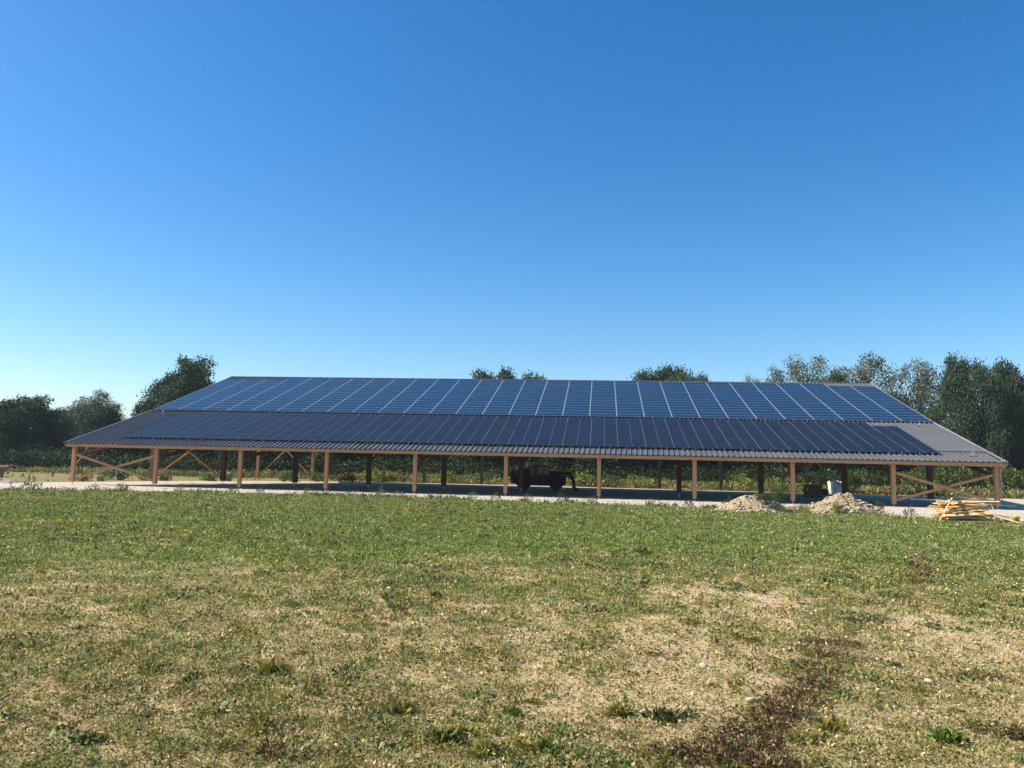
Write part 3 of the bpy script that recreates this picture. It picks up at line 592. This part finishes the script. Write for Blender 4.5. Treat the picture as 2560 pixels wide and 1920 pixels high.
# crossed braces in the end bays of the front, middle and back rows
def cross(s0, s1, n, z0, z1, w, t_, off, cut=True):
    for k, (a, b_) in enumerate((((s0, z1), (s1, z0)), ((s0, z0), (s1, z1)))):
        mb = MB(); y = n+(off if k else -off); mb.beam((a[0], y, a[1]), (b_[0], y, b_[1]), t_, w, up=(0, 1, 0)); part('cross_brace', mb, M_woodh, shed, bevel=.006)
for a, b_ in ((-35, -28), (28, 35)):
    i0, i1 = a+.2, b_-.2
    cross(i0, i1, -.02, .50, 2.42, .06, .19, .06)
    cross(i0, i1, NM, .6, 5.4, .06, .17, .06)
    cross(i0, i1, NB, .6, 7.0, .06, .15, .06)

# conduit and small roof fittings
mb = MB(); mb.tube([(35.2,-.21,.7), (35.2,-.21,2.95), (35.12,-.56,3.15), (35.12,-.56,3.5)], .045, 8); mb.box((35.2,-.24,1.85), (.16,.12,.16)); part('conduit', mb, M_grey, shed)
mb = MB(); z = roof_z(1.65)+.15; mb.box((33.4,1.65,z), (3.4,.07,.05)); mb.beam((35.08,1.62,z), (35.08,-.55,roof_z(-.55)+.15), .05, .04)
for i in range(12): mb.box((31.9+i*.29,1.65,z-.055), (.03,.05,.07))
part('cable_tray', mb, M_dark, shed)
def anchor(s, n):
    mb = MB(); z = roof_z(n); mb.box((s, n, z+.04), (.4, .25, .02)); mb.tube([(s, n, z), (s, n, z+.32)], .025, 7); mb.tube([(s, n, z+.32), (s+.06, n, z+.38), (s, n, z+.42), (s-.06, n, z+.38), (s, n, z+.32)], .012, 6); part('roof_anchor', mb, M_steel, shed)
anchor(33.9, .95); anchor(33.8, 10.3); anchor(-33.6, 10.2)

# ---- solar panels: a hundred single ones, the rest one part
prd = random.Random(4)
def panel_geo(mb, s0, s1, n0, n1, kind):
    za, zb = roof_z(n0)+.17, roof_z(n1)+.17
    sl = Vector((0, n1-n0, zb-za)).normalized(); up = Vector((0, -sl.z, sl.y)); L_ = math.hypot(n1-n0, zb-za)
    rot = Matrix((Vector((1,0,0)), sl, up)).transposed() @ Euler((prd.gauss(0, .0022), prd.gauss(0, .0018), 0)).to_matrix(); c = Vector(((s0+s1)/2, (n0+n1)/2, (za+zb)/2)); w = s1-s0
    mb.box(c-up*.02, (w, L_, .036), rot, 2 if kind == 'u' else 3)                    # rim and body
    if kind == 'u': mb.box(c+up*.0005, (w-.075, L_-.07, .006), rot, 0)               # glass field inside the bright frame
    else:
        mb.box(c+up*.0005, (w-.02, L_-.02, .006), rot, 1)
        mb.box(c+up*.0045, (.012, L_-.02, .006), rot, 4); mb.box(c+Vector((w/2-.011, 0, 0))+up*.0045, (.02, L_, .006), rot, 4)
    return mb
M_mid = plain('grey_busbar', (.22,.25,.30), .4)
PM = [M_poly, M_mono, M_frame, M_blackframe, M_frameb]
panels = []
pu = 70.6/29; rows = 15; n0, n1 = 11.52, 26.72; dn = (n1-n0)/rows
for c in range(29):
    for k in range(rows):
        if k == rows-1 and (c < 3 or c > 26): continue
        panels.append(('u', -35.3+c*pu+.008, -35.3+(c+1)*pu-.008, n0+k*dn+.004, n0+(k+1)*dn-.004))
pl = 63.4/30; rows = 8; m0, m1 = .95, 10.72; dm = (m1-m0)/rows
for c in range(30):
    for k in range(rows):
        if k == rows-1 and (c < 1 or c > 28): continue
        panels.append(('l', -31.7+c*pl+.012, -31.7+(c+1)*pl-.018, m0+k*dm+.004, m0+(k+1)*dm-.004))
def area(p):                                     # size as seen from the field
    k, s0, s1, a, b_ = p; c = s2w((s0+s1)/2, (a+b_)/2, roof_z((a+b_)/2)+.15); e = Vector((0, 0, EYE))-c
    sl = Vector((0, b_-a, roof_z(b_)-roof_z(a))); up = (NX*(-sl.z)+Vector((0,0,1))*sl.y).normalized()
    return (s1-s0)*sl.length*abs(up.dot(e.normalized()))/e.length_squared
panels.sort(key=area, reverse=True)
for p in panels[:100]:
    mb = MB(); panel_geo(mb, *p[1:], p[0]); o = part('solar_panel', mb, PM, shed)
    o['label'] = 'blue polycrystalline panel in a bright frame' if p[0] == 'u' else 'near-black panel of the lower rows'
mb = MB()
for p in panels[100:]: panel_geo(mb, *p[1:], p[0])
o = part('solar_panels', mb, PM, shed); o['kind'] = 'stuff'; o['label'] = 'remaining rows of blue upper and black lower solar panels'
mb = MB()                                       # mounting clamps showing as light tips under the lower edge
for c in range(30):
    for f in (.3, .72):
        for nn in (m0-.03,):
            s = -31.7+(c+f)*pl; mb.box((s, nn, roof_z(nn)+.12), (.05, .05, .16))
for c in range(29):
    for f in (.3, .75): s = -35.3+(c+f)*pu; mb.box((s, n0-.03, roof_z(n0)+.13), (.045, .05, .15))
o = part('panel_clamps', mb, M_grey, shed); o['kind'] = 'stuff'

# ---------------------------------------------------------------- rubble heaps
M_rstone = noise_mat('rubble_stone', (.14,.105,.065), (.47,.39,.27), 1.6, .95, c3=(.40,.33,.23), spec=.1)
M_rubble = noise_mat('rubble_earth', (.11,.08,.045), (.40,.31,.195), 4.5, .95, bump=.15, detail=10, c3=(.25,.19,.115), spec=.1)
def heap(name, cx, cy, rx, ry, hh, seed, lb, cat='rubble heap', stones=420, mat=None):
    e = empty(name, (cx, cy, 0)); tag(e, lb, cat, 'heaps of pale rubble and earth')
    n = 70; u = np.linspace(-1.15, 1.15, n); X, Y = np.meshgrid(u, u); q = np.hypot(X, Y)
    Zf = lambda a, b: np.maximum(0, 1-np.hypot(a, b)**1.35)*hh*(.72+.55*fbm(a*2.2+seed, b*2.2, seed, 4)) - .06 + .20*hh*(fbm(a*8+seed, b*8, seed+3, 4)-.5)*2*np.clip(1.25-np.hypot(a, b), 0, 1)
    link('earth', grid_mesh('earth', X*rx, Y*ry, Zf(X, Y), mat or M_rubble), e)
    r = np.random.default_rng(seed); k = int(stones*1.3); a = r.random(k)*6.28; qq = np.sqrt(r.random(k))*1.08; x = np.cos(a)*qq; y = np.sin(a)*qq; Sz = .025+.13*r.random(k)**2.2
    P = np.stack([x*rx, y*ry, np.maximum(Zf(x, y), 0)+Sz*.1], 1); o = link('stones', pebble_mesh('stones', P, Sz, M_rstone, r), e); o['kind'] = 'stuff'
    return e
heap('rubble_heap', 13.75, 45.6, 2.15, 1.7, 1.02, 4, 'left of two pale rubble heaps, with a dark bush on it')
heap('rubble_heap', 18.9, 46.0, 2.55, 1.9, 1.12, 9, 'larger rubble heap in front of the white bag', stones=650)
M_gearth = noise_mat('grey_earth', (.20,.16,.12), (.40,.33,.26), 2.5, .95, bump=.1, c3=(.3,.25,.2))
heap('earth_mound', -40.9, 64.4, 2.2, 1.2, .46, 15, 'low grey earth mound at the left edge below the cow', 'earth mound', 120, M_gearth)
hb = [bush_mesh(470, 1500, dict(dark=3, blue=2, green=.8), .11), bush_mesh(471, 1500, dict(dark=2.4, green=2, blue=1), .11), bush_mesh(472, 900, dict(green=2, olive=2, brown=1, bright=.6), .12)]
for i, (x, y, z, sx, sz, k, lb) in enumerate([(13.95,44.75,.55,.75,.5,0,'dark green bush growing on the left rubble heap'),(15.5,46.2,.15,.55,1.35,1,'tall dark weed bush between the left heap and the eighth post'),(16.2,44.4,0,.8,.55,2,'mixed weeds in the dip between the two rubble heaps'),(15.3,44.2,0,.6,.4,2,'low brownish weeds at the foot of the left heap'),
        (20.9,45.6,.25,.35,.45,1,'small green weed on the right shoulder of the larger heap'),(17.9,44.4,.15,.45,.6,2,'thin rusty weed on the face of the larger heap')]):
    o = link('heap_bush', hb[k]); o.location = (x, y, z); o.scale = (sx, sx*.7, sz); o.rotation_euler = (0, 0, i); tag(o, lb, 'bush', 'bushes on and beside the rubble heaps')

# ---------------------------------------------------------------- timber offcut pile
rd = random.Random(21); pxc, pyc = 22.6, 40.3
def plank(x, y, z, L_, w, th, rz, rx=0, ry=0, lb=None, mat=None):
    mb = MB(); mb.box((0,0,0), (L_, w, th)); o = part('plank', mb, mat or (M_pine if rd.random() < .75 else M_pine2), None, bevel=.004)
    o.location = (x, y, z); o.rotation_euler = (rx, ry, rz); tag(o, lb or 'pale sawn offcut board lying inside the loose timber pile', 'plank', 'pale boards of the timber pile'); return o
for lay in range(15):
    z = .06+lay*.066; nP = 6 if lay < 11 else 4
    for k in range(nP):
        if k == 0 and lay in (0, 1, 3): continue
        Ln = rd.uniform(2.0, 2.9) if rd.random() < .65 else rd.uniform(.8, 1.6)
        if lay < 3: Ln *= .75
        wy = .2-.006*lay
        plank(pxc+rd.uniform(-.4, .4)*(1.2-Ln/4), pyc+(k-(nP-1)/2)*wy*1.05, z+rd.uniform(-.006, .006), Ln, rd.choice((.1, .12, .15, .17)), rd.choice((.027, .04, .05)), rd.gauss(0, .16)*(1+.08*lay), rd.uniform(-.2, .45) if k < 2 else rd.uniform(-.3, .3), rd.gauss(0, .06))
plank(21.35, 39.62, .52, 1.45, .1, .04, -.15, 0, -1.08, 'board leaning steeply against the left end of the timber pile', M_pine)
plank(24.15, 39.1, .18, 1.35, .08, .05, -.75, 0, .28, 'board sticking out to the lower right of the timber pile', M_pine)
plank(22.55, 38.9, .05, 1.9, .09, .04, .06, 0, 0, 'single board lying on the ground before the timber pile', M_pine)
plank(23.75, 39.5, .42, .85, .05, .03, -.2, 0, 1.2, 'thin lath standing upright against the front of the timber pile', M_pine)
plank(22.4, 39.55, .36, 2.5, .17, .05, .10, .5, -.06, 'widest board across the front face of the timber pile', M_pine)
plank(21.0, 40.6, 1.02, 1.6, .05, .03, .02, 0, 0, 'thin lath poking out at the top left of the timber pile', M_pine)
plank(24.6, 40.4, .30, 1.5, .1, .03, .05, 0, .1, 'board jutting from the right side near the ground', M_pine2)
plank(24.2, 40.2, .84, 1.9, .09, .03, -.04, 0, .05, 'long thin board reaching right from the top of the pile', M_pine)
plank(19.9, 38.9, .04, 1.3, .06, .03, .15, 0, 0, 'dark lath on the grass left of the timber pile', M_brownbox)

mb = MB(); mb.tube([(0,0,0), (0,0,.26), (0,0,.27)], [.13, .17, .175], 14); e = part('bucket', mb, M_yellow, None, True); e.location = (25.4, 40.6, 0); tag(e, 'small yellow bucket on the grass right of the timber pile', 'bucket')

# ---------------------------------------------------------------- white bulk bag
bag = empty('bulk_bag', (38.1, 94.2, 0), .2); bag.scale = (.86, .86, 1); tag(bag, 'bulging white woven bulk bag standing open behind the shed', 'bulk bag')
mb = MB(); N = 24; rings = [(0, .62), (.12, .72), (.5, .80), (.9, .83), (1.15, .86), (1.32, .9), (1.42, .86), (1.36, .8), (1.15, .74)]
for (z, w) in rings:
    for j in range(N):
        a = 2*math.pi*j/N; sq = 1/max(abs(math.cos(a)), abs(math.sin(a)))**.62; wob = 1+.02*math.sin(5*a+z*3)
        mb.v.append((w*sq*math.cos(a)*wob, w*sq*math.sin(a)*wob, z+(.07*math.sin(3*a+1) if z > 1.1 else 0)))
for i in range(len(rings)-1):
    for j in range(N): mb.f.append((i*N+j, i*N+(j+1) % N, (i+1)*N+(j+1) % N, (i+1)*N+j)); mb.m.append(0)
mb.f.append(tuple(range(N))[::-1]); mb.m.append(0); part('bag_body', mb, M_whitebag, bag, True)
mb = MB(); mb.box((0,0,1.08), (1.35,1.35,.1)); part('contents', mb, M_gearth, bag, bevel=.04)
for sx in (-1, 1):
    for sy in (-1, 1):
        mb = MB(); mb.tube([(.72*sx,.3*sy,1.3), (.72*sx,.42*sy,1.5), (.62*sx,.62*sy,1.58), (.42*sx,.72*sy,1.5), (.3*sx,.72*sy,1.3)], .035, 6); part('lifting_loop', mb, M_whitebag, bag, True)

# ---------------------------------------------------------------- brown crates and small things under the roof
def crate(x, y, z, lb, hh=.62):
    e = empty('crate', (x, y, z), YAW); tag(e, lb, 'crate', 'brown crates under the shed')
    mb = MB(); mb.box((0,0,.12+(hh-.12)/2), (.72,.9,hh-.12)); part('crate_box', mb, M_brownbox, e, bevel=.01)
    for k in range(3):
        b2 = MB(); b2.box((0,-.46,.2+k*.16), (.74,.02,.11)); part('slat', b2, M_brownbox, e)
    b2 = MB()
    for sx in (-.3, 0, .3): b2.box((sx,0,.05), (.1,.9,.1))
    part('skid', b2, M_brownbox, e)
for i, dx in enumerate((-.4, .4)):
    for j in range(2): crate(29.1+dx, 77.5-dx*.1, .02+j*.625, 'brown crate under the roof, %s %s of four' % ('upper' if j else 'lower', 'right' if i else 'left'))
mb = MB(); mb.box((0,0,.35), (1.5,.9,.6)); mb.box((0,0,.68), (1.56,.96,.06)); mb.box((.5,-.46,.5),(.2,.03,.12)); e = part('tool_chest', mb, M_black, None, bevel=.02); e.location = (33.1, 85.5, .02); e.scale = (.6, 1, 1); tag(e, 'low black chest between the brown crates and the white bag', 'chest')
mb = MB(); mb.box((0,0,.25), (.5,.35,.42)); mb.box((0,0,.48), (.52,.37,.04)); e = part('box', mb, M_whitebag, None, bevel=.01); e.location = (35.1, 94.5, .02); tag(e, 'small white box left of the bulk bag', 'box')
e = empty('trough', (44.6, 94.6, .02), .1); tag(e, 'small red trough beside the ninth post behind the shed', 'trough')
mb = MB(); mb.prism([(-.3,.05),(.3,.05),(.42,.42),(.36,.42),(.25,.12),(-.25,.12),(-.36,.42),(-.42,.42)], -.7, .7); part('tub', mb, M_red, e, bevel=.01)
for sx in (-.5, .5):
    mb = MB(); mb.box((sx, 0, .02), (.08, .5, .06)); part('runner', mb, M_dark, e)
# scattered old boards behind the shed
for i in range(16):
    x = 19.6+rd.random()*4.6; z = .04+.05*(i//4)
    mb = MB(); mb.box((0,0,0), (rd.uniform(1.4, 3.0), .14, .04)); o = part('old_board', mb, (M_rust if i in (0, 4) else M_pine2 if i % 2 else M_grey), None, bevel=.004)
    o.location = (x, 96.6+rd.random()*1.2, z+.02); o.rotation_euler = (0, rd.uniform(-.05, .05), rd.uniform(-.35, .35))
    tag(o, ('reddish board at the left end of the low heap behind the seventh post' if i == 0 else 'old board in the low flat heap behind the shed'), 'board', 'old boards heaped behind the shed')

# ---------------------------------------------------------------- loader parked in the shade
ld = empty('loader', s2w(1.35, 21.2, .02), YAW); tag(ld, 'dark red telescopic loader parked in the shade under the shed', 'loader')
mb = MB(); mb.prism([(-2.7,.48),(2.0,.42),(2.3,.7),(2.3,1.45),(-2.9,1.55),(-2.9,.8)], -.7, .7, 'y'); part('chassis', mb, M_rust, ld, bevel=.04)
mb = MB(); mb.prism([(-1.3,1.2),(.7,1.2),(.8,1.75),(.55,2.5),(-1.2,2.5),(-1.3,1.9)], -.98, .1, 'y'); cab = part('cab', mb, M_dark, ld, bevel=.04)
for (a, b_, nm) in (((-1.02,1.4,2.3), (.25,.0,0), 'side'),):
    g1 = MB(); g1.prism([(-1.15,1.6),(.6,1.6),(.66,1.82),(.46,2.38),(-1.08,2.38),(-1.15,1.9)], -.995, -.985, 'y'); part('side_window', g1, M_glass, cab)
mb = MB(); mb.box((-1.9,-.25,1.6), (1.5,1.3,.9)); mb.box((1.1,-.3,1.35), (1.7,1.2,.7)); part('engine_hood', mb, M_rust, ld, bevel=.06)
mb = MB(); mb.beam((-2.5,.3,2.0), (2.75,.3,1.72), .3, .3); mb.beam((2.7,.3,1.75), (3.15,.3,.75), .3, .34); part('boom', mb, M_rust, ld, bevel=.02)
mb = MB(); mb.tube([(.4,.3,1.1), (1.7,.3,1.5)], .07, 8); part('lift_ram', mb, M_steel, ld)
mb = MB(); mb.prism([(3.0,1.1),(3.12,1.15),(3.3,.35),(3.75,.12),(3.75,.04),(3.2,.04),(2.95,.4)], -1.1, 1.1, 'y'); part('bucket', mb, M_dark, ld, bevel=.01)
mb = MB(); mb.prism([(-3.15,.7),(-2.9,.6),(-2.9,1.9),(-3.15,1.95),(-3.3,1.3)], -.8, .8, 'y'); part('counterweight', mb, M_rust, ld, bevel=.03)
for x in (-1.95, 1.35):
    for y in (-.95, .95):
        w = MB(); w.tube([(x, y-.2, .62), (x, y-.17, .62), (x, y+.17, .62), (x, y+.2, .62)], [.54, .62, .62, .54], 22); wo = part('wheel', w, M_black, ld, True)
        q = MB(); q.tube([(x, y-.215, .62), (x, y+.215, .62)], .3, 16); part('rim', q, M_rust, wo)
mb = MB(); mb.tube([(-.9,-.7,2.4), (-.88,-.7,3.5)], .015, 6); part('antenna', mb, M_dark, ld)
mb = MB(); mb.prism([(-.06,.25),(.06,.25),(.1,.5),(-.1,.5)], -.3, .3, 'y'); part('mudguard', mb, M_dark, ld, loc=(1.35,-.6,1.0))

# ---------------------------------------------------------------- fence
fe = empty('wire_fence', (-40, 66, 0)); tag(fe, 'thin wire fence on steel and plastic stakes running along the meadow', 'fence')
FP = [(-55,67.0),(-45.6,72.5),(-40.4,68.0),(-39.0,80),(-38.6,84.6),(-37.3,87.5),(-34.2,93),(-31.5,97),(-27.5,101.5),(-20,104.5),(-12,107),(-4,108.5),(4,107),(12,104.6),(18,103.2),(24.5,102),(32,100.5),(40,98),(52,99),(64,101)]
FP.sort()
for i, (x, y) in enumerate(FP):
    mb = MB(); w = i in (3, 4, 14, 15); mb.tube([(x+40, y-66, -.1), (x+40, y-66, 1.15 if not w else 1.0)], .03 if not w else .022, 6); part('fence_post', mb, M_whitepole if w else M_rustywire, fe)
for z in (.45, .75, 1.05):
    mb = MB(); pts = []
    for i in range(len(FP)-1):
        a = Vector((FP[i][0]+40, FP[i][1]-66, z)); b_ = Vector((FP[i+1][0]+40, FP[i+1][1]-66, z)); pts += [a, (a+b_)/2-Vector((0,0,.03))]
    pts.append(Vector((FP[-1][0]+40, FP[-1][1]-66, z))); mb.tube(pts, .006, 4, cap=False); part('wire', mb, M_rustywire, fe)

# ---------------------------------------------------------------- cow
def skin_obj(name, nodes, edges, mat, parent=None, sub=2):
    me = bpy.data.meshes.new(name); me.from_pydata([n_[0] for n_ in nodes], edges, []); o = bpy.data.objects.new(name, me); COL.objects.link(o)
    if parent: o.parent = parent
    sk = o.modifiers.new('skin', 'SKIN'); sk.use_smooth_shade = True
    for v, n_ in zip(me.skin_vertices[0].data, nodes): v.radius = n_[1] if isinstance(n_[1], tuple) else (n_[1], n_[1])
    me.skin_vertices[0].data[0].use_root = True
    sb = o.modifiers.new('sub', 'SUBSURF'); sb.levels = sub; sb.render_levels = sub; me.materials.append(mat); return o
cow = empty('cow', (-47.05, 73.0, 0), -.06); cow.location.x += .7; tag(cow, 'brown cow with a dark face standing in the meadow at the left edge', 'cow')
nodes = [((-.2,0,.98), (.36,.38)), ((-.7,0,1.02), (.33,.35)), ((-1.05,0,1.12), (.22,.24)), ((.25,0,.98), (.34,.37)), ((.62,0,1.06), (.24,.27)), ((.98,0,1.16), (.15,.18)), ((1.25,0,1.25), .12), ((1.48,0,1.12), .095), ((1.68,0,1.0), .07),
         ((-.95,.2,.75), .13), ((-1.08,.2,.46), .06), ((-1.0,.2,.06), .055), ((-.95,-.2,.75), .13), ((-.85,-.2,.46), .06), ((-.8,-.2,.06), .055),
         ((.42,.19,.65), .1), ((.42,.19,.38), .06), ((.4,.19,.06), .055), ((.5,-.19,.65), .1), ((.55,-.19,.38), .06), ((.56,-.19,.06), .055),
         ((-1.2,0,1.12), .05), ((-1.27,0,.8), .03), ((-1.28,0,.45), .045)]
edges = [(0,1),(1,2),(0,3),(3,4),(4,5),(5,6),(6,7),(7,8),(1,9),(9,10),(10,11),(1,12),(12,13),(13,14),(3,15),(15,16),(16,17),(3,18),(18,19),(19,20),(2,21),(21,22),(22,23)]
skin_obj('body', nodes, edges, M_hide, cow)
mb = MB(); mb.tube([(1.22,.0,1.36), (1.45,0,1.23), (1.7,0,1.03)], [.09, .085, .075], 10); part('dark_face', mb, M_black, cow, True)
for sy in (-1, 1):
    mb = MB(); mb.tube([(1.2,sy*.08,1.36), (1.17,sy*.2,1.4), (1.2,sy*.25,1.5)], [.025, .02, .006], 7); part('horn', mb, M_palehide, cow, True)
    mb = MB(); mb.tube([(1.17,sy*.09,1.3), (1.12,sy*.2,1.3), (1.1,sy*.27,1.27)], [.02, .05, .01], 7); part('ear', mb, M_hide, cow, True)

# ---------------------------------------------------------------- air
m = bpy.data.materials.new('air'); m.use_nodes = True; t = m.node_tree; t.nodes.remove(t.nodes['Principled BSDF'])
pv = nd(t, 'ShaderNodeVolumePrincipled', Density=.00018); pv.inputs['Color'].default_value = (.75,.86,1,1); t.links.new(pv.outputs[0], t.nodes['Material Output'].inputs['Volume'])
mb = MB(); mb.box((0, 130, 11), (900, 460, 24)); o = part('haze', mb, m, None); tag(o, 'thin summer haze in the air over the field', 'haze', kind='stuff')
